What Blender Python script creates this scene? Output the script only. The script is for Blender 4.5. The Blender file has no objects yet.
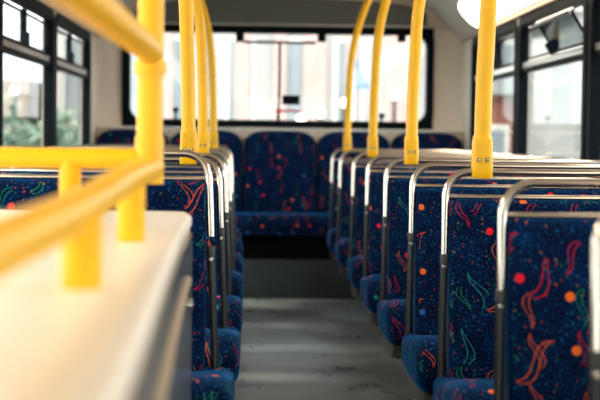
import bpy, bmesh, math, random
from mathutils import Vector, Matrix
random.seed(4)
S = bpy.context.scene
COL = S.collection
PI = math.pi
F = 1474.0            # focal length in pixels for a 600 px wide frame
EYE = 0.94            # eye height above the deck floor

# ------------------------------------------------------------------ materials
class NT:
    def __init__(s, name):
        s.m = bpy.data.materials.new(name); s.m.use_nodes = True
        s.t = s.m.node_tree; s.n = s.t.nodes; s.l = s.t.links
        s.b = s.n['Principled BSDF']; s.out = s.n['Material Output']
    def node(s, typ, **kw):
        n = s.n.new(typ)
        for k, v in kw.items(): setattr(n, k, v)
        return n
    def set(s, sock, v):
        if hasattr(v, 'is_output'): s.l.new(v, sock)
        else: sock.default_value = v
    def math(s, op, a, b=None, c=None):
        n = s.node('ShaderNodeMath', operation=op)
        s.set(n.inputs[0], a)
        if b is not None: s.set(n.inputs[1], b)
        if c is not None: s.set(n.inputs[2], c)
        return n.outputs[0]
    def vmath(s, op, a, b=None, scale=None):
        n = s.node('ShaderNodeVectorMath', operation=op)
        s.set(n.inputs[0], a)
        if b is not None: s.set(n.inputs[1], b)
        if scale is not None: s.set(n.inputs['Scale'], scale)
        return n.outputs[0]
    def sep(s, v):
        n = s.node('ShaderNodeSeparateXYZ'); s.l.new(v, n.inputs[0]); return n.outputs
    def mix(s, f, a, b):
        n = s.node('ShaderNodeMix', data_type='RGBA')
        s.set(n.inputs[0], f); s.set(n.inputs[6], a); s.set(n.inputs[7], b)
        return n.outputs[2]
    def ramp(s, f, stops, const=False):
        n = s.node('ShaderNodeValToRGB'); cr = n.color_ramp
        if const: cr.interpolation = 'CONSTANT'
        while len(cr.elements) < len(stops): cr.elements.new(0.5)
        for e, (p, c) in zip(cr.elements, stops):
            e.position = p; e.color = (*c, 1)
        s.l.new(f, n.inputs[0]); return n.outputs[0]
    def P(s, **kw):
        for k, v in kw.items():
            s.set(s.b.inputs[k.replace('_', ' ')], v)

def simple(name, col, rough=0.5, metal=0.0, coat=0.0, var=0.06, scale=12, bump=0.0, spec=0.5):
    t = NT(name)
    tc = t.node('ShaderNodeTexCoord')
    nz = t.node('ShaderNodeTexNoise'); nz.inputs['Scale'].default_value = scale
    nz.inputs['Detail'].default_value = 3
    t.l.new(tc.outputs['Object'], nz.inputs['Vector'])
    c0 = tuple(max(0, c * (1 - var)) for c in col); c1 = tuple(min(1, c * (1 + var)) for c in col)
    t.P(Base_Color=t.ramp(nz.outputs[0], [(0.3, c0), (0.7, c1)]), Roughness=rough, Metallic=metal)
    t.b.inputs['Coat Weight'].default_value = coat
    t.b.inputs['Coat Roughness'].default_value = 0.12
    t.b.inputs['Specular IOR Level'].default_value = spec
    if bump:
        bp = t.node('ShaderNodeBump'); bp.inputs['Strength'].default_value = bump
        bp.inputs['Distance'].default_value = 0.002
        n2 = t.node('ShaderNodeTexNoise'); n2.inputs['Scale'].default_value = scale * 20
        t.l.new(tc.outputs['Object'], n2.inputs['Vector'])
        t.l.new(n2.outputs[0], bp.inputs['Height']); t.l.new(bp.outputs[0], t.b.inputs['Normal'])
    return t.m

def fabric():
    t = NT('moquette_fabric')
    uv = t.node('ShaderNodeUVMap').outputs[0]
    oi = t.node('ShaderNodeObjectInfo').outputs['Random']
    off = t.node('ShaderNodeCombineXYZ')
    t.l.new(t.math('MULTIPLY', oi, 7.3), off.inputs[0]); t.l.new(t.math('MULTIPLY', oi, 3.1), off.inputs[1])
    uv = t.vmath('ADD', uv, off.outputs[0])
    # wobble for the weave
    def vor(cell, rnd, shift=0.0):
        p = t.vmath('SCALE', t.vmath('ADD', uv, (shift, shift * .7, 0)), scale=1.0 / cell)
        v = t.node('ShaderNodeTexVoronoi', voronoi_dimensions='2D', feature='F1')
        v.inputs['Scale'].default_value = 1.0; v.inputs['Randomness'].default_value = rnd
        t.l.new(p, v.inputs['Vector'])
        return p, v
    # base weave
    nz = t.node('ShaderNodeTexNoise'); nz.inputs['Scale'].default_value = 210; nz.inputs['Detail'].default_value = 2
    t.l.new(uv, nz.inputs['Vector'])
    nb = t.node('ShaderNodeTexNoise'); nb.inputs['Scale'].default_value = 22; nb.inputs['Detail'].default_value = 3
    t.l.new(uv, nb.inputs['Vector'])
    f = t.math('ADD', t.math('MULTIPLY', nz.outputs[0], 0.75), t.math('MULTIPLY', nb.outputs[0], 0.25))
    col = t.ramp(f, [(0.36, (0.0006, 0.002, 0.012)), (0.53, (0.0008, 0.008, 0.040)), (0.74, (0.002, 0.065, 0.24))])
    # small confetti
    for cell, sh, thr, pal in ((0.0085, 1.3, 0.86, [(0, (.02, .25, .45)), (.5, (.03, .35, .16)), (.72, (.75, .09, .02)), (.88, (.6, .32, .04))]),
                               (0.019, 5.7, 0.80, [(0, (.75, .03, .03)), (.4, (.8, .2, .02)), (.7, (.02, .3, .2))])):
        p, v = vor(cell, 1.0, sh)
        rgb = t.node('ShaderNodeSeparateColor'); t.l.new(v.outputs['Color'], rgb.inputs[0])
        m = t.math('MULTIPLY', t.math('LESS_THAN', v.outputs['Distance'], 0.24 if cell < .01 else .095),
                   t.math('GREATER_THAN', rgb.outputs[0], thr))
        col = t.mix(t.math('MULTIPLY', m, 0.28), col, t.ramp(rgb.outputs[1], pal, True))
    # swirls: pairs of S strokes meeting at their ends
    for cell, sh, thr in ((0.086, 0.0, 0.22), (0.125, 9.1, 0.7)):
        p, v = vor(cell, 0.75, sh)
        rgb = t.node('ShaderNodeSeparateColor'); t.l.new(v.outputs['Color'], rgb.inputs[0])
        loc = t.vmath('SUBTRACT', p, v.outputs['Position'])
        o = t.sep(loc)
        a = t.math('ADD', t.math('MULTIPLY', rgb.outputs[0], 1.5), 0.35)
        ca, sa = t.math('COSINE', a), t.math('SINE', a)
        x = t.math('ADD', t.math('MULTIPLY', o[0], ca), t.math('MULTIPLY', o[1], sa))
        y = t.math('SUBTRACT', t.math('MULTIPLY', o[1], ca), t.math('MULTIPLY', o[0], sa))
        yc = t.math('SUBTRACT', y, t.math('MULTIPLY', t.math('SINE', t.math('MULTIPLY', x, 7.0)), 0.12))
        sp = t.math('ADD', t.math('MULTIPLY', t.math('COSINE', t.math('MULTIPLY', t.math('ADD', x, t.math('MULTIPLY', t.math('SUBTRACT', rgb.outputs[1], .6), .5)), 4.2)), 0.06), 0.0)
        d = t.math('ABSOLUTE', t.math('SUBTRACT', t.math('ABSOLUTE', yc), sp))
        wn = t.node('ShaderNodeTexNoise'); wn.inputs['Scale'].default_value = 160
        t.l.new(uv, wn.inputs['Vector'])
        w = t.math('MULTIPLY', wn.outputs[0], 0.022)
        m = t.math('MULTIPLY', t.math('LESS_THAN', d, w), t.math('LESS_THAN', t.math('ABSOLUTE', x), 0.37))
        m = t.math('MULTIPLY', m, t.math('GREATER_THAN', rgb.outputs[1], thr))
        c = t.ramp(rgb.outputs[2], [(0, (.62, .012, .02)), (.36, (.80, .13, .015)), (.62, (.02, .30, .11)), (.86, (.03, .28, .32))], True)
        col = t.mix(t.math('MULTIPLY', m, 0.55), col, c)
    # large dots
    p, v = vor(0.085, 0.9, 3.3)
    rgb = t.node('ShaderNodeSeparateColor'); t.l.new(v.outputs['Color'], rgb.inputs[0])
    m = t.math('MULTIPLY', t.math('LESS_THAN', v.outputs['Distance'], 0.092), t.math('GREATER_THAN', rgb.outputs[0], .58))
    c = t.ramp(rgb.outputs[1], [(0, (.85, .16, .02)), (.32, (.75, .015, .03)), (.62, (.02, .32, .22)), (.8, (.03, .13, .42))], True)
    col = t.mix(t.math('MULTIPLY', m, 0.92), col, c)
    t.P(Base_Color=col, Roughness=0.85)
    t.b.inputs['Sheen Weight'].default_value = 0.32
    t.b.inputs['Sheen Roughness'].default_value = 0.4
    t.b.inputs['Sheen Tint'].default_value = (0.0, 0.36, 1.0, 1)
    t.b.inputs['Specular IOR Level'].default_value = 0.06
    bp = t.node('ShaderNodeBump'); bp.inputs['Strength'].default_value = 0.35; bp.inputs['Distance'].default_value = 0.0015
    t.l.new(nz.outputs[0], bp.inputs['Height']); t.l.new(bp.outputs[0], t.b.inputs['Normal'])
    return t.m

def glass(name, tint=(0.92, 0.96, 0.95), refl=1.0):
    t = NT(name)
    t.n.remove(t.b)
    tr = t.node('ShaderNodeBsdfTransparent'); tr.inputs[0].default_value = (*tint, 1)
    gl = t.node('ShaderNodeBsdfGlossy'); gl.inputs['Roughness'].default_value = 0.01
    fr = t.node('ShaderNodeFresnel'); fr.inputs['IOR'].default_value = 1.45
    mx = t.node('ShaderNodeMixShader')
    t.l.new(t.math('MULTIPLY', fr.outputs[0], refl), mx.inputs[0])
    t.l.new(tr.outputs[0], mx.inputs[1]); t.l.new(gl.outputs[0], mx.inputs[2]); t.l.new(mx.outputs[0], t.out.inputs[0])
    return t.m

def emit(name, col, strength):
    t = NT(name)
    t.P(Base_Color=(*col, 1), Roughness=0.4)
    t.b.inputs['Emission Color'].default_value = (*col, 1)
    t.b.inputs['Emission Strength'].default_value = strength
    return t.m

def floor_mat():
    t = NT('deck_vinyl')
    tc = t.node('ShaderNodeTexCoord').outputs['Object']
    n1 = t.node('ShaderNodeTexNoise'); n1.inputs['Scale'].default_value = 3; n1.inputs['Detail'].default_value = 3
    n2 = t.node('ShaderNodeTexNoise'); n2.inputs['Scale'].default_value = 240; n2.inputs['Detail'].default_value = 1
    st = t.node('ShaderNodeMapping'); st.inputs['Scale'].default_value = (1, 0.25, 1)
    t.l.new(tc, st.inputs[0])
    n3 = t.node('ShaderNodeTexNoise'); n3.inputs['Scale'].default_value = 30; n3.inputs['Detail'].default_value = 4
    t.l.new(tc, n1.inputs['Vector']); t.l.new(tc, n2.inputs['Vector']); t.l.new(st.outputs[0], n3.inputs['Vector'])
    f = t.math('ADD', t.math('MULTIPLY', n1.outputs[0], .6), t.math('ADD', t.math('MULTIPLY', n2.outputs[0], .15), t.math('MULTIPLY', n3.outputs[0], .25)))
    c = t.ramp(f, [(0.30, (.09, .105, .11)), (0.51, (.16, .175, .175)), (0.70, (.25, .26, .25))])
    r = t.ramp(f, [(0.35, (.24,) * 3), (.65, (.42,) * 3)])
    t.P(Base_Color=c, Roughness=r)
    bp = t.node('ShaderNodeBump'); bp.inputs['Strength'].default_value = .25; bp.inputs['Distance'].default_value = .001
    t.l.new(n2.outputs[0], bp.inputs['Height']); t.l.new(bp.outputs[0], t.b.inputs['Normal'])
    return t.m

M = {}
M['fabric'] = fabric()
M['chrome'] = simple('polished_steel_tube', (0.58, 0.52, 0.46), 0.13, 1.0, var=.02)
M['sleeve'] = simple('dark_painted_steel', (0.022, 0.026, 0.030), 0.3, 0.3)
M['shell'] = simple('charcoal_plastic_shell', (0.03, 0.033, 0.036), 0.5, bump=.2)
M['tray'] = simple('grey_seat_bracket', (0.11, 0.10, 0.09), 0.35, 0.8)
M['screw'] = simple('steel_screw', (0.75, 0.70, 0.62), 0.25, 1.0)
M['darkscrew'] = simple('oxide_screw', (0.10, 0.09, 0.07), 0.3, 0.9)
M['yellow'] = simple('yellow_powder_coat', (0.92, 0.49, 0.003), 0.38, 0, .12, var=.03, spec=.3)
M['beige'] = simple('cream_wall_laminate', (0.80, 0.68, 0.55), 0.5, bump=.1, var=.04, scale=3)
M['cream'] = simple('cream_ceiling_laminate', (0.66, 0.60, 0.51), 0.5, var=.03, scale=3)
M['header'] = simple('slate_grey_header_laminate', (0.105, 0.11, 0.095), 0.42, var=.05, scale=5)
M['black'] = simple('black_rubber_frame', (0.006, 0.009, 0.012), 0.6, spec=.04)
M['silver'] = simple('satin_aluminium', (0.62, 0.60, 0.55), 0.35, 0.7)
M['brown'] = simple('bronze_anodised_bar', (0.17, 0.13, 0.10), 0.35, 0.6)
M['plinth'] = simple('dark_riser_vinyl', (0.028, 0.040, 0.045), 0.6, bump=.2, var=.15)
M['cap'] = simple('white_moulded_cap', (0.84, 0.78, 0.69), 0.42, 0, .15, var=.03, scale=4)
M['lip'] = simple('tan_edge_lip', (0.42, 0.30, 0.20), 0.4)
M['panel'] = simple('slate_side_laminate', (0.10, 0.12, 0.14), 0.25, 0, .4, var=.1)
M['red'] = simple('red_release_lever', (0.75, 0.03, 0.02), 0.35)
M['floor'] = floor_mat()
M['glass'] = glass('window_glass', refl=.55)
M['glass_dark'] = glass('tinted_window_glass', (0.72, 0.78, 0.78), refl=.6)
M['light'] = emit('warm_light_diffuser', (1.0, 0.85, 0.66), 5)
M['lamp'] = emit('warm_street_lamp_glass', (1.0, 0.85, 0.6), 7)
M['asphalt'] = simple('asphalt', (0.16, 0.16, 0.165), 0.85)
M['fac_w'] = simple('pale_render_facade', (0.40, 0.39, 0.38), 0.8, var=.08, scale=.6)
M['fac_p'] = simple('pink_brick_pier', (0.38, 0.265, 0.245), 0.85, var=.12, scale=1.5)
M['fac_g'] = simple('grey_stone_facade', (0.30, 0.30, 0.29), 0.85, var=.1, scale=.8)
M['brick'] = simple('red_brown_brick', (0.28, 0.10, 0.07), 0.85, var=.2, scale=3)
M['win'] = simple('building_window_glass', (0.22, 0.25, 0.27), 0.3, var=.1, scale=1)
M['blue'] = simple('blue_banner_cloth', (0.12, 0.2, 0.42), 0.8)
M['leaf'] = simple('leaf_green', (0.20, 0.29, 0.20), 0.7, var=.35, scale=3)
M['bark'] = simple('bark_brown', (0.14, 0.10, 0.07), 0.9)

# ------------------------------------------------------------------ mesh helpers
def box_uv(bm):
    uvl = bm.loops.layers.uv.verify()
    for f in bm.faces:
        n = f.normal; ax, ay, az = abs(n.x), abs(n.y), abs(n.z)
        for l in f.loops:
            c = l.vert.co
            if ay >= ax and ay >= az: u = (c.x, c.z)
            elif az >= ax: u = (c.x, c.y + .37)
            else: u = (c.y + .91, c.z)
            l[uvl].uv = u

def obj(name, bm, mat, parent=None, smooth=True, kind=None):
    bmesh.ops.recalc_face_normals(bm, faces=bm.faces[:])
    bm.normal_update()
    box_uv(bm)
    me = bpy.data.meshes.new(name); bm.to_mesh(me); bm.free()
    if smooth:
        me.polygons.foreach_set('use_smooth', [True] * len(me.polygons))
        me.set_sharp_from_angle(angle=math.radians(38))
    me.materials.append(M[mat] if isinstance(mat, str) else mat)
    o = bpy.data.objects.new(name, me); COL.objects.link(o)
    if parent: o.parent = parent
    if kind: o['kind'] = kind
    return o

def box(bm, x0, x1, y0, y1, z0, z1, bev=0.0, seg=3):
    r = bmesh.ops.create_cube(bm, size=1.0)
    for v in r['verts']:
        v.co = Vector(((x0 + x1) / 2 + v.co.x * (x1 - x0), (y0 + y1) / 2 + v.co.y * (y1 - y0), (z0 + z1) / 2 + v.co.z * (z1 - z0)))
    if bev:
        es = list({e for v in r['verts'] for e in v.link_edges})
        bmesh.ops.bevel(bm, geom=es, offset=bev, segments=seg, affect='EDGES', profile=0.5)

def B(*a, **k):
    bm = bmesh.new(); box(bm, *a, **k); return bm

def tube(bm, pts, r, n=14, caps=True):
    pts = [Vector(p) for p in pts]
    rs = r if isinstance(r, (list, tuple)) else [r] * len(pts)
    t0 = (pts[1] - pts[0]).normalized()
    up = Vector((0, 0, 1)) if abs(t0.z) < .9 else Vector((0, 1, 0))
    a = t0.cross(up).normalized(); rings = []
    for i, p in enumerate(pts):
        if i == 0: t = t0
        elif i == len(pts) - 1: t = (pts[i] - pts[i - 1]).normalized()
        else: t = ((pts[i + 1] - pts[i]).normalized() + (pts[i] - pts[i - 1]).normalized()).normalized()
        a = (a - t * a.dot(t)).normalized(); b = t.cross(a)
        rings.append([bm.verts.new(p + (a * math.cos(2 * PI * k / n) + b * math.sin(2 * PI * k / n)) * rs[i]) for k in range(n)])
    for A, C in zip(rings, rings[1:]):
        for k in range(n): bm.faces.new((A[k], A[(k + 1) % n], C[(k + 1) % n], C[k]))
    if caps: bm.faces.new(rings[0][::-1]); bm.faces.new(rings[-1])

def T(pts, r, n=14):
    bm = bmesh.new(); tube(bm, pts, r, n); return bm

def smooth_path(pts, n=10):
    """Catmull-Rom through the points"""
    P = [Vector(p) for p in pts]; P = [P[0] * 2 - P[1]] + P + [P[-1] * 2 - P[-2]]
    out = []
    for i in range(1, len(P) - 2):
        for k in range(n):
            u = k / n
            out.append(.5 * ((2 * P[i]) + (P[i + 1] - P[i - 1]) * u + (2 * P[i - 1] - 5 * P[i] + 4 * P[i + 1] - P[i + 2]) * u * u
                             + (-P[i - 1] + 3 * P[i] - 3 * P[i + 1] + P[i + 2]) * u ** 3))
    out.append(P[-2]); return out

def loft(bm, prof, axis, a0, a1, r, n=5, place=None):
    """prof: closed 2D outline; swept along axis from a0 to a1 with both ends rounded by r"""
    cx = sum(p[0] for p in prof) / len(prof); cy = sum(p[1] for p in prof) / len(prof)
    w = max(p[0] for p in prof) - min(p[0] for p in prof); h = max(p[1] for p in prof) - min(p[1] for p in prof)
    cx = (max(p[0] for p in prof) + min(p[0] for p in prof)) / 2; cy = (max(p[1] for p in prof) + min(p[1] for p in prof)) / 2
    st = []
    for k in range(n + 1):
        an = PI / 2 * k / n
        st.append((a0 + r * (1 - math.sin(an)), r * (1 - math.cos(PI / 2 - (PI / 2 - an)) if False else r * 0 + r * (1 - math.sin(an)) * 0 + r * (1 - math.cos(PI / 2 * (1 - k / n))) ) if False else r * (1 - math.sin(an)) ))
    # quarter circle: position along the axis against inset of the outline
    st = [(a0 + r * (1 - math.cos(PI / 2 * k / n)), r * (1 - math.sin(PI / 2 * k / n))) for k in range(n + 1)]
    mid = [(a0 + (a1 - a0) * q, 0) for q in (.25, .5, .75)]
    st = st + mid + [(a1 + a0 - p, i) for p, i in st[::-1]]
    rings = []
    for pos, ins in st:
        sx = max(.02, (w / 2 - ins) / (w / 2)); sy = max(.02, (h / 2 - ins) / (h / 2))
        ring = []
        for (u, v) in prof:
            uu = cx + (u - cx) * sx; vv = cy + (v - cy) * sy
            co = {'x': (pos, uu, vv), 'y': (uu, pos, vv), 'z': (uu, vv, pos)}[axis]
            ring.append(bm.verts.new(co))
        rings.append(ring)
    m = len(prof)
    for A, C in zip(rings, rings[1:]):
        for k in range(m): bm.faces.new((A[k], A[(k + 1) % m], C[(k + 1) % m], C[k]))
    bm.faces.new(rings[0][::-1]); bm.faces.new(rings[-1])

def rrect(x0, x1, y0, y1, r, n=6):
    if not isinstance(r, (list, tuple)): r = [r] * 4
    out = []
    for (cx, cy, a, q) in ((x1 - r[0], y1 - r[0], 0, r[0]), (x0 + r[1], y1 - r[1], 90, r[1]), (x0 + r[2], y0 + r[2], 180, r[2]), (x1 - r[3], y0 + r[3], 270, r[3])):
        for k in range(n + 1):
            t = math.radians(a + 90 * k / n); out.append((cx + q * math.cos(t), cy + q * math.sin(t)))
    return out

def empty(name, loc=(0, 0, 0), label=None, cat=None, group=None, kind=None):
    o = bpy.data.objects.new(name, None); COL.objects.link(o); o.location = loc
    o.empty_display_size = .1
    tag(o, label, cat, group, kind); return o

def tag(o, label=None, cat=None, group=None, kind=None):
    if label: o['label'] = label
    if cat: o['category'] = cat
    if group: o['group'] = group
    if kind: o['kind'] = kind
    return o

def dup(root):
    kids = {}
    for c in bpy.data.objects:
        if c.parent: kids.setdefault(c.parent.name, []).append(c)
    def rec(o, par):
        c = o.copy(); COL.objects.link(c)
        if par: c.parent = par
        for k in kids.get(o.name, []): rec(k, c)
        return c
    return rec(root, None)

# ------------------------------------------------------------------ shell
XL, XR = -0.975, 1.255
XC = (XL + XR) / 2
YR, YF = 9.12, -1.9
ZW0, ZW1 = 0.80, 1.505        # window outer extents
# ceiling cross section (right half, mirrored): distance from the centre, height
half = [(0, 1.815), (.45, 1.812), (.70, 1.795), (.86, 1.762), (.93, 1.725), (1.115, 1.53)]
sect = [(XC - d, z) for d, z in half[::-1]] + [(XC + d, z) for d, z in half[1:]]

bm = bmesh.new(); box(bm, XL - .08, XR + .08, YF - .1, YR + .1, -.05, 0)
o = obj('floor', bm, 'floor', kind='structure', smooth=False)
bm = bmesh.new()
th = .03
inn = [[bm.verts.new((x, y, z)) for x, z in sect] for y in (YF - .1, YR + .1)]
outr = [[bm.verts.new((x, y, z + th + .02)) for x, z in sect] for y in (YF - .1, YR + .1)]
for k in range(len(sect) - 1):
    bm.faces.new((inn[0][k], inn[0][k + 1], inn[1][k + 1], inn[1][k]))
    bm.faces.new((outr[0][k], outr[1][k], outr[1][k + 1], outr[0][k + 1]))
for q in (0, len(sect) - 1): bm.faces.new((inn[0][q], inn[1][q], outr[1][q], outr[0][q]))
for e in (0, 1):
    for k in range(len(sect) - 1): bm.faces.new((inn[e][k], inn[e][k + 1], outr[e][k + 1], outr[e][k]))
obj('ceiling', bm, 'cream', kind='structure')

WIN = [(7.14, 8.60), (5.62, 7.06), (4.10, 5.54), (2.58, 4.02), (1.06, 2.50), (-.46, .98)]
def plate_with_holes(bm, u0, u1, v0, v1, holes, mk):
    """rectangular plate cut by rounded holes (uu0,uu1,vv0,vv1,r); mk(u,v,side) -> coordinate"""
    holes = sorted(holes)
    cuts = [u0]
    for h in holes: cuts += [h[0], h[1]]
    cuts.append(u1)
    def quad(a, b, c, d):
        if b - a < 1e-6 or d - c < 1e-6: return
        vs = []
        for s in (0, 1): vs.append([bm.verts.new(mk(u, v, s)) for u, v in ((a, c), (b, c), (b, d), (a, d))])
        bm.faces.new(vs[0]); bm.faces.new(vs[1][::-1])
        for k in range(4): bm.faces.new((vs[0][k], vs[0][(k + 1) % 4], vs[1][(k + 1) % 4], vs[1][k]))
    for i in range(0, len(cuts), 2): quad(cuts[i], cuts[i + 1], v0, v1)
    for h in holes: quad(h[0], h[1], v0, h[2]); quad(h[0], h[1], h[3], v1)

def side_wall(name, x, sgn):
    bm = bmesh.new()
    holes = [(a, b, ZW0, ZW1) for a, b in WIN]
    plate_with_holes(bm, YF, YR, 0, 1.53, holes, lambda u, v, s: (x + sgn * .05 * s, u, v))
    return obj(name, bm, 'beige', kind='structure', smooth=False)
side_wall('wall_left', XL, -1); side_wall('wall_right', XR, 1)

def ring(bm, outer, inner, mk0, mk1):
    A = [bm.verts.new(mk0(*p)) for p in outer]; Bq = [bm.verts.new(mk0(*p)) for p in inner]
    C = [bm.verts.new(mk1(*p)) for p in outer]; D = [bm.verts.new(mk1(*p)) for p in inner]
    n = len(outer)
    for k in range(n):
        j = (k + 1) % n
        bm.faces.new((A[k], A[j], Bq[j], Bq[k])); bm.faces.new((C[k], D[k], D[j], C[j]))
        bm.faces.new((A[k], C[k], C[j], A[j])); bm.faces.new((Bq[k], Bq[j], D[j], D[k]))

wn = 0
for side, x, s in (('left', XL, -1), ('right', XR, 1)):
    for i, (a, b) in enumerate(WIN):
        wn += 1
        w = empty('window_%d' % wn, (x, (a + b) / 2, ZW0), kind='structure')
        cy = (a + b) / 2; h = ZW1 - ZW0; hw = (b - a) / 2
        bm = bmesh.new()
        ring(bm, rrect(-hw - .026, hw + .026, -.02, h + .012, .08), rrect(-hw + .03, hw - .03, .035, h - .035, .06),
             lambda u, v: (-s * .008, u, v), lambda u, v: (-s * .0005, u, v))
        # square corners of the opening behind the rounded frame
        ring(bm, [(-hw, 0), (hw, 0), (hw, h), (-hw, h)], [(-hw + .028, .033), (hw - .028, .033), (hw - .028, h - .033), (-hw + .028, h - .033)],
             lambda u, v: (-s * .0045, u, v), lambda u, v: (s * .039, u, v))
        obj('window_frame', bm, 'black', w)
        zr = .465
        obj('transom', B(s * .008, s * .038, -hw + .02, hw - .02, zr + .004, zr + .036, bev=.006), 'silver' if side == 'right' else 'brown', w)
        obj('transom_seal', B(s * .006, s * .036, -hw + .02, hw - .02, zr - .012, zr), 'black', w)
        obj('divider', B(s * .012, s * .038, -.014, .014, zr + .045, h - .04), 'black', w)
        obj('pane', B(s * .026, s * .030, -hw + .02, hw - .02, .03, zr), 'glass', w, False)
        openh = side == 'right' and i == 1
        for q, (ya, yb) in enumerate(((-hw + .03, -.014), (.014, hw - .03))):
            tilt = openh and q == 0
            r_ = empty('vent', (s * .022, 0, zr + .045)); r_.parent = w
            z1 = h - .05 - zr - .045
            obj('pane', B(-.002, .002, ya + .008, yb - .008, .004, z1), 'glass_dark' if tilt else 'glass', r_, False)
            bm = bmesh.new()
            ring(bm, [(ya, 0), (yb, 0), (yb, z1), (ya, z1)], [(ya + .010, .008), (yb - .010, .008), (yb - .010, z1 - .01), (ya + .010, z1 - .01)],
                 lambda u, v: (-.005, u, v), lambda u, v: (.005, u, v))
            obj('vent_frame', bm, 'black', r_, False)
            # latch bracket at the foot of the vent
            bm = bmesh.new()
            ye = yb if q == 0 else ya
            vs = [(-s * .004, ye - .07, 0), (-s * .004, ye - .005, 0), (-s * .004, ye - .005, .05), (-s * .004, ye - .03, .055)]
            A = [bm.verts.new(v) for v in vs]; C = [bm.verts.new((v[0] - s * .02, v[1], v[2])) for v in vs]
            bm.faces.new(A); bm.faces.new(C[::-1])
            for k in range(4): bm.faces.new((A[k], A[(k + 1) % 4], C[(k + 1) % 4], C[k]))
            obj('latch', bm, 'black', r_, False)
            if tilt:
                r_.rotation_euler = (0, -s * math.radians(32), 0)
                obj('vent_top_bar', B(-.014, .014, ya, yb, z1 - .012, z1 + .008, bev=.004), 'silver', r_)

# rear wall: cut for the window
RW = (-.835, 1.089, .985, 1.622)
bm = bmesh.new()
plate_with_holes(bm, XL - .05, XR + .05, 0, 1.53, [(RW[0], RW[1], RW[2], 1.53)], lambda u, v, s: (u, YR + .06 * s, v))
lo = 1.53
hd = [(XL - .05, 1.53)] + [(x, z + .01) for x, z in sect] + [(XR + .05, 1.53)]
def polyplate(bm, pts, y0, y1):
    A = [bm.verts.new((x, y0, z)) for x, z in pts]; C = [bm.verts.new((x, y1, z)) for x, z in pts]
    bm.faces.new(A); bm.faces.new(C[::-1]); n = len(pts)
    for k in range(n): bm.faces.new((A[k], A[(k + 1) % n], C[(k + 1) % n], C[k]))
polyplate(bm, [(RW[1], 1.53), (XR + .05, 1.53)] + [p for p in hd[::-1][1:-1] if p[0] > RW[1] - .001] + [(RW[1], 1.735)], YR, YR + .06)
polyplate(bm, [(RW[0], 1.735)] + [p for p in hd[::-1][1:-1] if p[0] < RW[0] + .001] + [(XL - .05, 1.53), (RW[0], 1.53)], YR, YR + .06)
inner = [p for p in hd[::-1][1:-1] if RW[0] + .001 < p[0] < RW[1] - .001]
polyplate(bm, [(RW[0], 1.622), (RW[1], 1.622), (RW[1], 1.735)] + inner + [(RW[0], 1.735)], YR, YR + .06)
obj('wall_rear', bm, 'beige', kind='structure', smooth=False)
# slate header panel above the rear window
bm = bmesh.new()
top = [(XC + d, z - .018) for d, z in ((.86, 1.735), (.80, 1.76), (.62, 1.782), (.3, 1.80), (-.3, 1.80), (-.62, 1.782), (-.80, 1.76), (-.86, 1.735))]
polyplate(bm, [(XC - .90, 1.617), (XC + .90, 1.617), (XC + .90, 1.69)] + top + [(XC - .90, 1.69)], YR - .03, YR - .001)
obj('trim_1', bm, 'header', kind='structure')
obj('trim_2', B(XL, XR, YR - .035, YR, 1.612, 1.622, bev=.003), 'silver', kind='structure')
# corner posts of the rear wall
for nm, x, s in (('trim_3', XL, 1), ('trim_4', XR, -1)):
    bm = bmesh.new()
    pr = [(x, YR)] + [(x + s * .13 * math.cos(t), YR - .13 * math.sin(t)) for t in (0, .0)]
    pts = [(x + s * .0, YR), (x + s * .14, YR)]
    for k in range(7):
        t = PI / 2 * k / 6
        pts.append((x + s * (.14 - .14 * math.sin(t)), YR - .14 + .14 * math.cos(t)))
    A = [bm.verts.new((p[0], p[1], .02)) for p in pts]; C = [bm.verts.new((p[0], p[1], 1.60)) for p in pts]
    n = len(pts); bm.faces.new(A); bm.faces.new(C[::-1])
    for k in range(n): bm.faces.new((A[k], A[(k + 1) % n], C[(k + 1) % n], C[k]))
    obj(nm, bm, 'beige', kind='structure')
# ledge under the rear window
obj('trim_5', B(XL, XR, 8.98, YR, .30, .966, bev=.004), 'beige', kind='structure')
o = obj('trim_6', B(XL, XR, 8.965, YR, .966, .984, bev=.006), 'cap', kind='structure')
for sx in (-.42, -.385, -.05, .33, .365, .78):
    bm = bmesh.new(); tube(bm, [(sx - .03, 8.975, .945), (sx - .03, 8.982, .945)], .006, 10)
    tag(obj('ledge_screw', bm, 'screw'), 'small steel screw in the cream ledge under the rear window', 'screw', 'screws in the rear window ledge')

# rear window
w = empty('window_13', (0, YR, 0), kind='structure')
bm = bmesh.new()
ring(bm, rrect(RW[0], RW[1], RW[2], RW[3], .09), rrect(RW[0] + .05, RW[1] - .045, RW[2] + .048, RW[3] - .055, .075),
     lambda u, v: (u, -.02, v), lambda u, v: (u, .07, v))
obj('window_frame', bm, 'black', w)
bm = bmesh.new()
ring(bm, [(RW[0] - .0, RW[2]), (RW[1], RW[2]), (RW[1], RW[3]), (RW[0], RW[3])], [(RW[0] + .04, RW[2] + .04), (RW[1] - .04, RW[2] + .04), (RW[1] - .04, RW[3] - .04), (RW[0] + .04, RW[3] - .04)],
     lambda u, v: (u, .01, v), lambda u, v: (u, .06, v))
obj('seal', bm, 'black', w, False)
obj('pane', B(RW[0] + .03, RW[1] - .03, .04, .046, RW[2] + .03, RW[3] - .03), 'glass', w, False)
def px(x, y, D):          # photograph pixel at depth D -> place
    dx = x - 257; dy = 135 - y + .0122 * dx
    return Vector((dx * D / F, D, EYE + dy * D / F))
for x in (239, 320.5, 400.5):
    p = px(x, 36, YR)
    obj('frame_tab', B(p.x - .026, p.x + .026, -.018, .03, p.z - .04, RW[3] - .02, bev=.008), 'black', w)
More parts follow.
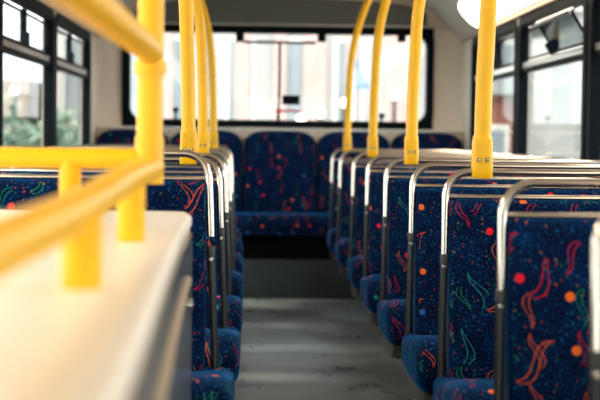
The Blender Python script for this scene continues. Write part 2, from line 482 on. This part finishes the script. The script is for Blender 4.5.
# release knobs and handle (fixed to the frame)
for x, yt in ((176, 110), (381, 116)):
    p = px(x, yt, YR); k = empty('release_knob', (p.x, YR - .03, RW[2] + .03))
    tag(k, 'small black round knob at foot of rear window, ' + ('left one' if x < 200 else 'right one'), 'knob', 'rear window release knobs')
    hgt = p.z - RW[2] - .03
    obj('stem', T([(0, 0, -.005), (0, 0, hgt)], .007, 10), 'black', k)
    bm = bmesh.new(); bmesh.ops.create_uvsphere(bm, u_segments=14, v_segments=8, radius=.019)
    bmesh.ops.translate(bm, verts=bm.verts, vec=(0, 0, hgt)); obj('knob', bm, 'black', k)
p = px(278, 112, YR)
k = empty('emergency_handle', (p.x, YR - .03, RW[2] + .03), 'red emergency release lever on black stem at centre of the rear window', 'handle')
obj('stem', B(-.010, .010, -.012, .008, -.005, .07, bev=.003), 'black', k)
bm = bmesh.new(); bmesh.ops.create_uvsphere(bm, u_segments=14, v_segments=8, radius=.017)
bmesh.ops.translate(bm, verts=bm.verts, vec=(0, -.008, .075)); obj('pivot', bm, 'red', k)
obj('lever', T([(0, -.012, .075), (.07, -.014, .078), (.135, -.012, .074)], [.009, .007, .006], 10), 'red', k)
p = px(290.5, 100, YR)
tag(obj('notice_plate', B(p.x - .054, p.x + .054, YR + .030, YR + .0385, p.z - .029, p.z + .029), 'black'),
    'small black rectangular notice stuck on the rear window above red lever', 'notice')
k = empty('wiper', (px(279, 42, YR).x, .08, px(279, 42, YR).z)); k.parent = w
obj('rod', T([(0, 0, 0), (0, 0, -.24), (-.004, 0, -.46)], .009, 8), 'black', k)
obj('blade', B(-.225, .225, -.004, .004, -.009, .009), 'black', k)

# front end of the deck, behind the viewer: wall with a large windscreen
bm = bmesh.new()
plate_with_holes(bm, XL - .05, XR + .05, 0, 1.53, [(XL + .12, XR - .12, .55, 1.50)], lambda u, v, s: (u, YF - .06 * s, v))
polyplate(bm, hd, YF - .06, YF)
obj('wall_front', bm, 'beige', kind='structure', smooth=False)
w = empty('window_14', (XC, YF, 1.0), kind='structure')
bm = bmesh.new(); hw = (XR - XL) / 2 - .12
ring(bm, [(-hw, -.45), (hw, -.45), (hw, .5), (-hw, .5)], rrect(-hw + .04, hw - .04, -.41, .46, .06)[0:0] or [(-hw + .04, -.41), (hw - .04, -.41), (hw - .04, .46), (-hw + .04, .46)],
     lambda u, v: (u, .01, v), lambda u, v: (u, -.06, v))
obj('window_frame', bm, 'black', w)
obj('pane', B(-hw + .03, hw - .03, -.04, -.034, -.42, .47), 'glass', w, False)

# coving trim strips under the ceiling lights
for nm, x, s in (('trim_7', XL, 1), ('trim_8', XR, -1)):
    obj(nm, T([(x + s * .012, YF, 1.525), (x + s * .012, 8.98, 1.525)], .010, 8), 'lip', kind='structure')

# ceiling lights on the sloping coving
def light(y0, y1, s, label):
    x0 = XC + s * 1.100; z0 = 1.545; x1 = XC + s * .955; z1 = 1.697
    root = empty('ceiling_light', ((x0 + x1) / 2, (y0 + y1) / 2, (z0 + z1) / 2), label, 'ceiling light', 'lights along the coving')
    L = (y1 - y0) / 2; d = Vector((x1 - x0, 0, z1 - z0)); wd = d.length / 2; d.normalize()
    nrm = Vector((-s * .735, 0, -.68)).normalized()
    def pl(bm, hw, hl, dep0, dep1, r):
        o = rrect(-hw, hw, -hl, hl, r, 8)
        rings = []
        for q in range(5):
            t = q / 4 * PI / 2; f = math.cos(t) * .75 + .25 if q < 4 else .25
            sc = 1 - .35 * (1 - math.cos(t)); dep = dep0 + (dep1 - dep0) * math.sin(t)
            ring_ = []
            for (u, v) in o:
                uu = u * sc; vv = v + (-1 if v > 0 else 1) * hw * (1 - sc)
                ring_.append(bm.verts.new(d * uu + Vector((0, vv, 0)) + nrm * dep))
            rings.append(ring_)
        n = len(o)
        for A, C in zip(rings, rings[1:]):
            for k in range(n): bm.faces.new((A[k], A[(k + 1) % n], C[(k + 1) % n], C[k]))
        bm.faces.new(rings[0][::-1]); bm.faces.new(rings[-1])
    bm = bmesh.new(); pl(bm, wd, L, -.01, .012, wd * .9); obj('housing', bm, 'cap', root)
    bm = bmesh.new(); pl(bm, wd * .88, L - .02, .004, .045, wd * .85); obj('diffuser', bm, 'light', root)
light(5.45, 8.12, 1, 'long warm glowing ceiling light above the right side windows')
light(2.75, 5.25, 1, 'warm ceiling light above the right windows, second from the rear')
light(0.05, 2.55, 1, 'warm ceiling light above the right windows, third from the rear')
light(2.75, 5.25, -1, 'warm ceiling light above the left windows, over the middle rows')
light(0.05, 2.55, -1, 'warm ceiling light above the left windows, over the stairwell')

# ------------------------------------------------------------------ seats
TR = .0083
SW = .79
ZT, ZB = .866, .812        # rail centre heights: top rail, lower bar
def lean(z): return (z - .70) * .13
def make_seat(name):
    """local frame: origin on the floor under the aisle-side tube, +x to the window, y to the rear"""
    t = empty(name)
    def ux(z, side):        # both uprights splay slightly outwards at the foot
        return -(.70 - z) * .026 if side == 0 else SW + (.70 - z) * .050
    r = .055
    zc = ZT - r
    pts = []
    zs = .69
    pts.append((ux(zs, 0), lean(zs), zs))
    pts.append((ux(.78, 0), lean(.78), .78))
    for k in range(9):
        a = PI - PI / 2 * k / 8
        pts.append((ux(zc, 0) + r + r * math.cos(a), lean(zc + r * math.sin(a)), zc + r * math.sin(a)))
    for k in range(9):
        a = PI / 2 - PI / 2 * k / 8
        pts.append((ux(zc, 1) - r + r * math.cos(a), lean(zc + r * math.sin(a)), zc + r * math.sin(a)))
    pts.append((ux(.78, 1), lean(.78), .78)); pts.append((ux(zs, 1), lean(zs), zs))
    obj('grab_rail', T(pts, TR, 16), 'chrome', t)
    obj('crossbar', T([(ux(ZB, 0) + .004, lean(ZB), ZB), (ux(ZB, 1) - .004, lean(ZB), ZB)], .0062, 12), 'chrome', t)
    for sd in (0, 1):
        up = obj('upright', T([(ux(.35, sd), lean(.35), .35), (ux(zs, sd), lean(zs), zs)], [.0082, .0082], 14), 'sleeve', t)
        obj('ferrule', T([(ux(zs - .016, sd), lean(zs - .016), zs - .016), (ux(zs, sd), lean(zs), zs)], .0092, 14), 'shell', up)
        bm = bmesh.new(); z_ = zs - .026
        tube(bm, [(ux(z_, sd), lean(z_) - .006, z_), (ux(z_, sd), lean(z_) - .0115, z_)], [.0055, .004], 10)
        obj('rivet', bm, 'screw', up)
    # backrest
    bm = bmesh.new()
    loft(bm, rrect(.010, SW - .010, .40, ZB - .004, .018, 5), 'y', -.022, .045, .018)
    for v in bm.verts: v.co.y += lean(v.co.z)
    obj('backrest', bm, 'fabric', t)
    bm = bmesh.new()
    loft(bm, rrect(.012, SW - .012, .39, ZB - .008, .018, 5), 'y', .043, .062, .006)
    for v in bm.verts: v.co.y += lean(v.co.z)
    obj('back_shell', bm, 'shell', t)
    # cushion: side profile in (y, z), rounded nose at the front, dished towards the back
    pf = []
    y0 = -.43
    prof = [(-.030, .345), (-.02, .43), (-.06, .432), (-.14, .440), (-.24, .455), (-.32, .468), (-.375, .466), (-.412, .450), (-.432, .415), (-.430, .375), (-.412, .350), (-.37, .338), (-.2, .335)]
    pp = smooth_path([(a, b, 0) for a, b in prof] , 4)
    prof2 = [(p.x, p.y) for p in pp]
    bm = bmesh.new(); loft(bm, prof2, 'x', -.026, SW + .055, .036, 7)
    cu = obj('seat_cushion', bm, 'fabric', t)
    bm = bmesh.new(); 
    poly = [(-.40, .343), (-.415, .335), (-.36, .300), (-.10, .285), (-.03, .30), (-.02, .343)]
    loft(bm, poly, 'x', -.006, SW - .01, .006, 2)
    tr = obj('cushion_tray', bm, 'tray', t, True)
    # pedestal legs
    for lx in (.36, SW - .12):
        bm = bmesh.new()
        tube(bm, [(lx, -.22, .29), (lx, -.22, .012)], [.018, .018], 12)
        box(bm, lx - .03, lx + .03, -.30, -.14, .0, .014, bev=.004)
        obj('leg', bm, 'shell', t)
    obj('underframe', T([(0.02, -.22, .29), (SW - .03, -.22, .29)], .014, 10), 'shell', t)
    obj('side_bracket', T([(.03, lean(.37), .37), (.05, -.22, .30)], .009, 8), 'shell', t)
    return t

seat0 = make_seat('double_seat')
R_D = {-1: 1.72, 0: 2.40, 1: 3.135, 2: 3.81, 3: 4.59, 4: 5.35, 5: 6.14, 6: 7.11, 7: 7.88}
L_D = {1: 3.135, 2: 3.83, 3: 4.58, 4: 5.35, 5: 6.12, 6: 6.95, 7: 7.72}
L_X = {1: -.096, 2: -.091, 3: -.093, 4: -.096, 5: -.103, 6: -.115, 7: -.130}
ordr = ['first', 'second', 'third', 'fourth', 'fifth', 'sixth', 'seventh', 'eighth', 'ninth']
rl = {-1: 'cut off by right edge, only bright upright showing',
      0: 'nearest whole fabric back, at far right',
      1: 'second from right edge, thickest pole on rail',
      2: 'third from right edge, no pole',
      3: 'fourth from right edge, second pole on rail',
      4: 'fifth from right edge, no pole',
      5: 'sixth from right edge, third pole on rail',
      6: 'one before the rearmost row',
      7: 'rearmost beside the rear bench'}
ll = {1: 'nearest one, behind the white stairwell cap',
      2: 'second one, thickest clamped yellow pole on rail',
      3: 'third one, no pole, behind the first clamped pole',
      4: 'fourth one, carrying the middle clamped yellow pole',
      5: 'fifth one, no pole on its rail',
      6: 'sixth one, carrying the thin rear yellow pole',
      7: 'rearmost one beside the rear bench'}
first = True
for k, D in R_D.items():
    t = seat0 if first else dup(seat0); first = False
    t.location = (.403, D, 0)
    tag(t, 'patterned double seat right of aisle, ' + rl[k], 'bus seat', 'double seats right of the aisle')
for k, D in L_D.items():
    t = dup(seat0)
    # mirrored by turning the parts' mesh side: the seat is symmetric, so shift by its width
    t.location = (L_X[k] - SW - .0, D, .036 if k == 1 else .008)
    if k == 1:
        t.location.z = .012
        for c in bpy.data.objects:
            if c.parent == t and c.name.split('.')[0] in ('grab_rail', 'crossbar', 'backrest', 'back_shell'): c.location.z = .021
    tag(t, 'patterned double seat left of aisle, ' + ll[k], 'bus seat', 'double seats left of the aisle')

# ------------------------------------------------------------------ yellow poles
def pole(x0, D, s, zc, label, up=True):
    root = empty('grab_pole', (x0, D + lean(ZT), 0), label, 'grab pole', 'yellow grab poles standing on the seat rails')
    prof = [(.915, 0), (1.05, .002), (1.17, .006), (1.27, .010), (1.36, .018), (1.45, .034), (1.54, .058), (1.62, .085), (1.70, .118), (1.81, .165)]
    pts = smooth_path([(s * dx, 0, z) for z, dx in prof], 5)
    obj('pole', T(pts, .0185, 20), 'yellow', root)
    dz = zc
    bm = bmesh.new()
    # clamp: rounded block over the rail, softening into a collar
    loft(bm, rrect(-.0222, .0222, -.021, .021, .012, 5), 'z', .853 + dz, .938 + dz, .003, 3)
    for v in bm.verts:
        q = max(0, (v.co.z - .88 - dz) / .06)
        v.co.x *= 1 - .06 * q
    cl = obj('clamp', bm, 'yellow', root)
    bm = bmesh.new(); tube(bm, [(0, 0, .930 + dz), (0, 0, .944 + dz)], [.0215, .0205], 20); obj('collar', bm, 'yellow', cl)
    for sx in (-.0085, .0085):
        bm = bmesh.new()
        tube(bm, [(sx, -.0205, .893 + dz), (sx, -.0235, .893 + dz)], [.0048, .0042], 14)
        sc = obj('screw', bm, 'darkscrew', cl)
        obj('screw_head', T([(sx, -.0234, .893 + dz), (sx, -.0242, .893 + dz)], .0022, 8), 'screw', cl)
for k, lab in ((1, 'thick near yellow grab pole right of the aisle, tallest clamp with two screws'),
               (3, 'second yellow grab pole right of the aisle, left of the thickest one'),
               (5, 'third yellow grab pole right of the aisle, curving right at the top'),
               (7, 'thinnest rearmost yellow grab pole right of the aisle, strongly curved at the top')):
    pole(.484, R_D[k], 1, 0, lab)
for k, x, lab in ((2, -.178, 'thickest clamped yellow grab pole on the left seats, nearest straight one'),
                  (4, -.196, 'middle clamped yellow grab pole on the left seats'),
                  (6, -.206, 'thin rear clamped yellow grab pole left of the aisle, curving left at the top')):
    pole(x, L_D[k], -1, .008, lab)

# ------------------------------------------------------------------ stair guard and stairwell cap
g = empty('stair_guard_rail', (-.16, 2.2, .80), 'blurred yellow tubular guard rail in the left foreground around the stairwell', 'guard rail')
def loc(*p): return tuple(Vector(p) - Vector((-.16, 2.2, .80)))
def G(name, pts, r, n=20, mat='yellow'): return obj(name, T([loc(*p) for p in pts], r, n), mat, g)
G('post', [(-.16, 2.2, .872), (-.158, 2.2, 1.3), (-.158, 2.2, 1.84)], .0195)
G('collar', [(-.159, 2.2, 1.028), (-.159, 2.2, 1.048)], .0245)
G('collar', [(-.16, 2.2, .866), (-.16, 2.2, .935)], .0215)
G('upper_rail', smooth_path([(-.158, 2.19, 1.062), (-.158, 1.6, 1.062), (-.158, .6, 1.062), (-.158, .2, 1.055), (-.16, .05, 1.0), (-.16, .0, .85), (-.16, .0, .80)], 6), .019)
G('lower_rail', smooth_path([(-.154, 2.17, .890), (-.16, 1.8, .884), (-.16, 1.37, .872), (-.16, .9, .868), (-.16, .05, .868)], 6), .0185)
G('cross_rail', smooth_path([(-.165, 2.2, .902), (-.3, 2.2, .902), (-.6, 2.2, .902), (XL + .005, 2.2, .902)], 4), .0155)
G('baluster', [(-.160, 1.89, .880), (-.160, 1.89, .802)], .018)
G('baluster', [(-.154, 1.31, .868), (-.154, 1.31, .802)], .018)
G('baluster', [(-.277, 2.2, .900), (-.277, 2.2, .802)], .0165)

c = empty('stairwell_cap', (-.5, 1.2, 0), 'white moulded cap and slate side panel of the stairwell in the left foreground', 'stairwell enclosure')
edge = [(-.120, 2.63), (-.1125, 2.58), (-.110, 2.4), (-.107, 2.1), (-.094, 1.56), (-.081, 1.1), (-.0735, .78), (-.066, .3), (-.065, -.2)]
out = [(XL + .004, -.2), (XL + .004, 2.645), (-.155, 2.645)] + [(-.135, 2.640)] + edge
def cap_mesh(pts, z0, z1, ins):
    bm = bmesh.new(); ctr = Vector((-.5, 1.2)); rings = []
    for z, i in ((z0, 0), (z1 - ins, 0), (z1 - ins * .4, ins * .35), (z1, ins)):
        ring_ = []
        for (x, y) in pts:
            dx = -i if x > -.5 else 0; dy = -i if y > 2.5 else 0
            ring_.append(bm.verts.new((x + dx + .5, y + dy - 1.2, z)))
        rings.append(ring_)
    n = len(pts)
    for A, C in zip(rings, rings[1:]):
        for k in range(n): bm.faces.new((A[k], A[(k + 1) % n], C[(k + 1) % n], C[k]))
    bm.faces.new(rings[0][::-1]); bm.faces.new(rings[-1])
    return bm
obj('cap', cap_mesh(out, .782, .802, .008), 'cap', c)
ins = [(x - (.003 if x > -.5 else 0), y - (.003 if y > 2.5 else 0)) for x, y in out]
obj('edge_lip', cap_mesh(ins, .766, .783, .001), 'lip', c)
# side panel: thin wall below the lip along the aisle edge and the far end
bm = bmesh.new()
pth = [(XL + .004, 2.628)] + [(-.155, 2.628), (-.137, 2.620)] + [(x + .002, y - .008) for x, y in edge]
A = []
for off in (0, 1):
    row = []
    for (x, y) in pth:
        row.append([bm.verts.new((x + .5 - (.012 * off if y < 2.61 else 0), y - 1.2 - (.012 * off if y > 2.6 else 0), z)) for z in (.001, .767)])
    A.append(row)
n = len(pth)
for off in (0, 1):
    for k in range(n - 1): bm.faces.new((A[off][k][0], A[off][k + 1][0], A[off][k + 1][1], A[off][k][1]))
for k in range(n - 1):
    for z in (0, 1): bm.faces.new((A[0][k][z], A[0][k + 1][z], A[1][k + 1][z], A[1][k][z]))
for k in (0, n - 1): bm.faces.new((A[0][k][0], A[0][k][1], A[1][k][1], A[1][k][0]))
sp = obj('side_panel', bm, 'panel', c)
obj('trim_strip', T([(x + .003 + .5, y - 1.2, .712) for x, y in [(-.1095, 2.3)] + edge[3:]], .007, 8), 'lip', sp)
obj('screw', T([(-.112 + .5, 2.42 - 1.2, .66), (-.103 + .5, 2.42 - 1.2, .66)], .010, 10), 'screw', sp)

# ------------------------------------------------------------------ rear bench
b = empty('rear_bench', (XC, 8.6, 0), 'rear bench of five rounded blue patterned backs across the end of the bus', 'bench seat')
def bl(x, y, z): return (x - XC, y - 8.6, z)
x0, x1 = XL + .006, XR - .006
W = (x1 - x0) / 5 - .002
for k in range(5):
    cx = x0 + (k + .5) * (x1 - x0) / 5 - XC
    hw = W / 2 - .003
    prof = [(cx + hw, .44), (cx + hw, .86)]
    for q in range(1, 20):
        a = PI * q / 20
        cs = math.cos(a); sn = math.sin(a)
        prof.append((cx + hw * math.copysign(abs(cs) ** .55, cs), .86 + .108 * sn ** .75))
    prof += [(cx - hw, .86), (cx - hw, .44)]
    bm = bmesh.new(); loft(bm, prof, 'y', 8.84 - 8.6, 8.935 - 8.6, .03, 5)
    for v in bm.verts: v.co.y += (v.co.z - .8) * .10
    obj('backrest', bm, 'fabric', b)
prof = [(8.86, .36), (8.87, .47), (8.70, .478), (8.50, .487), (8.44, .480), (8.415, .455), (8.41, .42), (8.415, .385), (8.43, .37), (8.6, .362)]
pp = smooth_path([(a - 8.6, z, 0) for a, z in prof], 4)
seatw = (x1 - x0) / 5
obj('seat_cushion', (lambda bm: (loft(bm, [(p.x, p.y) for p in pp], 'x', x0 - XC, x1 - XC, .02, 4), bm)[1])(bmesh.new()), 'fabric', b)
obj('base_panel', B(x0 - XC, x1 - XC, 8.50 - 8.6, 8.56 - 8.6, .22, .37), 'black', b, False)
obj('backing', B(x0 - XC, x1 - XC, 8.9 - 8.6, 8.975 - 8.6, .24, .70), 'shell', b, False)
tag(obj('trim_9', B(XL, XR, 8.45, YR, 0, .225, bev=.006), 'plinth'), kind='structure')

# ------------------------------------------------------------------ outside
bm = bmesh.new(); box(bm, -60, 60, -40, 90, -3.2, -3.0); obj('ground', bm, 'asphalt', kind='structure', smooth=False)
def building(name, x0, x1, y0, y1, z1, wall, label, piers=None, pmat=None, cols=6, rows=5, face='front', roof='fac_g'):
    r = empty(name, ((x0 + x1) / 2, (y0 + y1) / 2, -3.0), label, 'building')
    cx, cy = (x0 + x1) / 2, (y0 + y1) / 2
    obj('wall', B(x0 - cx, x1 - cx, y0 - cy, y1 - cy, 0, z1 + 3), wall, r, False)
    obj('roof', B(x0 - cx - .2, x1 - cx + .2, y0 - cy - .2, y1 - cy + .2, z1 + 3, z1 + 3.3), roof, r, False)
    if piers:
        for p, w_ in piers: obj('pier', B(p - w_ / 2 - cx, p + w_ / 2 - cx, y0 - cy - .25, y0 - cy + .1, 0, z1 + 2.6), pmat, r, False)
    for i in range(cols):
        for j in range(rows):
            ux = x0 - cx + (i + .5) * (x1 - x0) / cols; uz = .9 + (j + .5) * (z1 + 2.0) / rows
            ww, wh = (x1 - x0) / cols * .22, (z1 + 2.0) / rows * .30
            f_ = obj('window', B(ux - ww - .06, ux + ww + .06, y0 - cy - .05, y0 - cy + .02, uz - wh - .06, uz + wh + .06), 'cap', r, False)
            obj('pane', B(ux - ww, ux + ww, y0 - cy - .07, y0 - cy - .045, uz - wh, uz + wh), 'win', f_, False)
    return r
building('terrace_building', -4.2, 4.6, 30, 40, 9, 'fac_w', 'pale sunlit building with pink brick piers seen through the rear window',
         piers=[(-1.9, .35), (-1.2, .25), (-.3, .3), (.45, .25), (1.15, .45), (1.9, .25), (2.9, .5), (3.7, .3)], pmat='fac_p', cols=8, rows=4)
building('stone_building', 5.2, 12, 24, 34, 3.0, 'fac_g', 'grey stone building seen through the right side windows', cols=5, rows=4)
building('brick_annex', 2.78, 3.35, 19, 21, 1.5, 'brick', 'low red brown brick block seen low through the right rear side window', cols=1, rows=2)
building('rendered_house', -12, -4.8, 30, 40, 1.7, 'fac_w', 'pale rendered house behind the trees outside the left windows', cols=5, rows=4)

def tree(x, y, ztop, rad, label, n=420):
    r = empty('street_tree', (x, y, -3), label, 'tree', 'trees outside the left windows')
    obj('trunk', T([(0, 0, 0), (.05, 0, 1.5), (0, .05, ztop + 3 - rad)], [.16, .12, .07], 10), 'bark', r)
    bm = bmesh.new(); rg = random.Random(int(x * 100 + y))
    lobes = [(Vector((rg.uniform(-.6, .6) * rad, rg.uniform(-.6, .6) * rad, ztop + 3 - rad + rg.uniform(-.6, .5) * rad)), rad * rg.uniform(.35, .6)) for _ in range(9)]
    for i in range(n * 3):
        c_, rr = rg.choice(lobes)
        v = Vector((rg.gauss(0, 1), rg.gauss(0, 1), rg.gauss(0, 1))).normalized() * rr * rg.uniform(.6, 1.0)
        p = c_ + v; a = Vector((rg.uniform(-1, 1), rg.uniform(-1, 1), rg.uniform(-1, 1))).normalized(); bb = a.orthogonal().normalized()
        s_ = rg.uniform(.05, .11)
        vs = [bm.verts.new(p + a * s_), bm.verts.new(p + bb * s_ * .6), bm.verts.new(p - a * s_), bm.verts.new(p - bb * s_ * .6)]
        bm.faces.new(vs)
    obj('foliage', bm, 'leaf', r, False)
tree(-3.3, 20, 1.35, 1.0, 'leafy green street tree outside the left windows, nearest the rear wall')
tree(-2.45, 16, 1.15, .8, 'lower leafy tree outside the rearmost left window')
tree(-4.6, 22, 2.1, 1.1, 'tallest leafy tree outside the left windows, furthest left')

# street lamps on the terrace: glowing globes on brackets
for x, y, lab in ((320, 113, 'middle low'), (344, 103, 'between two rear yellow poles'), (394, 95, 'rightmost, highest'), (301, 119, 'leftmost, at the sill')):
    p = px(x, y, 28.5)
    r = empty('street_lamp', (p.x, p.y, -3), 'glowing globe lamp on a post outside the rear window, ' + lab, 'street lamp', 'lamps outside the rear window')
    hz = p.z + 3
    obj('post', T([(0, 0, 0), (0, 0, hz - .1)], .04, 8), 'black', r)
    bm = bmesh.new(); bmesh.ops.create_uvsphere(bm, u_segments=12, v_segments=8, radius=.075)
    bmesh.ops.translate(bm, verts=bm.verts, vec=(0, 0, hz)); obj('globe', bm, 'lamp', r)
p = px(360, 75, 27)
r = empty('banner', (p.x, p.y, -3), 'pale blue triangular banner on a post outside the rear window', 'banner')
obj('post', T([(-.14, 0, 0), (-.14, 0, p.z + 3.5)], .03, 8), 'silver', r)
bm = bmesh.new()
tri = [(-.12, p.z + 3.35), (.17, p.z + 2.75), (-.12, p.z + 2.72)]
polyplate(bm, tri, -.01, .01); obj('cloth', bm, 'blue', r, False)

# ------------------------------------------------------------------ light and view
wd = bpy.data.worlds.new('World'); S.world = wd; wd.use_nodes = True
nt = wd.node_tree; bg = nt.nodes['Background']
sky = nt.nodes.new('ShaderNodeTexSky'); sky.sky_type = 'NISHITA'
sky.sun_disc = False; sky.sun_elevation = math.radians(42); sky.sun_rotation = math.radians(200)
sky.air_density = 1.0; sky.dust_density = 4.0; sky.ozone_density = 1.0
mixn = nt.nodes.new('ShaderNodeMix'); mixn.data_type = 'RGBA'; mixn.inputs[0].default_value = .97
nt.links.new(sky.outputs[0], mixn.inputs[6]); mixn.inputs[7].default_value = (.95, .98, 1.0, 1)
nt.links.new(mixn.outputs[2], bg.inputs[0]); bg.inputs[1].default_value = 3.0

sd = bpy.data.lights.new('sun', 'SUN'); sd.energy = 7; sd.angle = math.radians(9); sd.color = (1.0, .93, .82)
so = bpy.data.objects.new('sun', sd); COL.objects.link(so)
# light travels towards +x (from the left) and towards the rear, downwards
dr = Vector((.85, .22, -.92)).normalized()
so.rotation_euler = dr.to_track_quat('-Z', 'Y').to_euler()

cam = bpy.data.cameras.new('camera'); co = bpy.data.objects.new('camera', cam); COL.objects.link(co)
cam.sensor_width = 36; cam.lens = F / 600 * 36
yv = Vector((257 - 300, 200 - 135, -F)).normalized()         # bus axis (+Y) in camera space
rol = -math.atan(.0122)
xv = Vector((math.cos(rol), math.sin(rol), 0)); xv = (xv - yv * xv.dot(yv)).normalized()
zv = xv.cross(yv)
m = Matrix((xv, yv, zv))        # rows = world axes in camera space = camera-to-world
co.matrix_world = Matrix.Translation((0, 0, EYE)) @ m.to_4x4()
cam.clip_start = .02; cam.clip_end = 300
cam.dof.use_dof = True; cam.dof.focus_distance = 3.6; cam.dof.aperture_fstop = 4.8
S.camera = co
S.view_settings.view_transform = 'Standard'; S.view_settings.look = 'None'
S.view_settings.gamma = 1; S.view_settings.exposure = 0.65
S.view_settings.use_curve_mapping = False
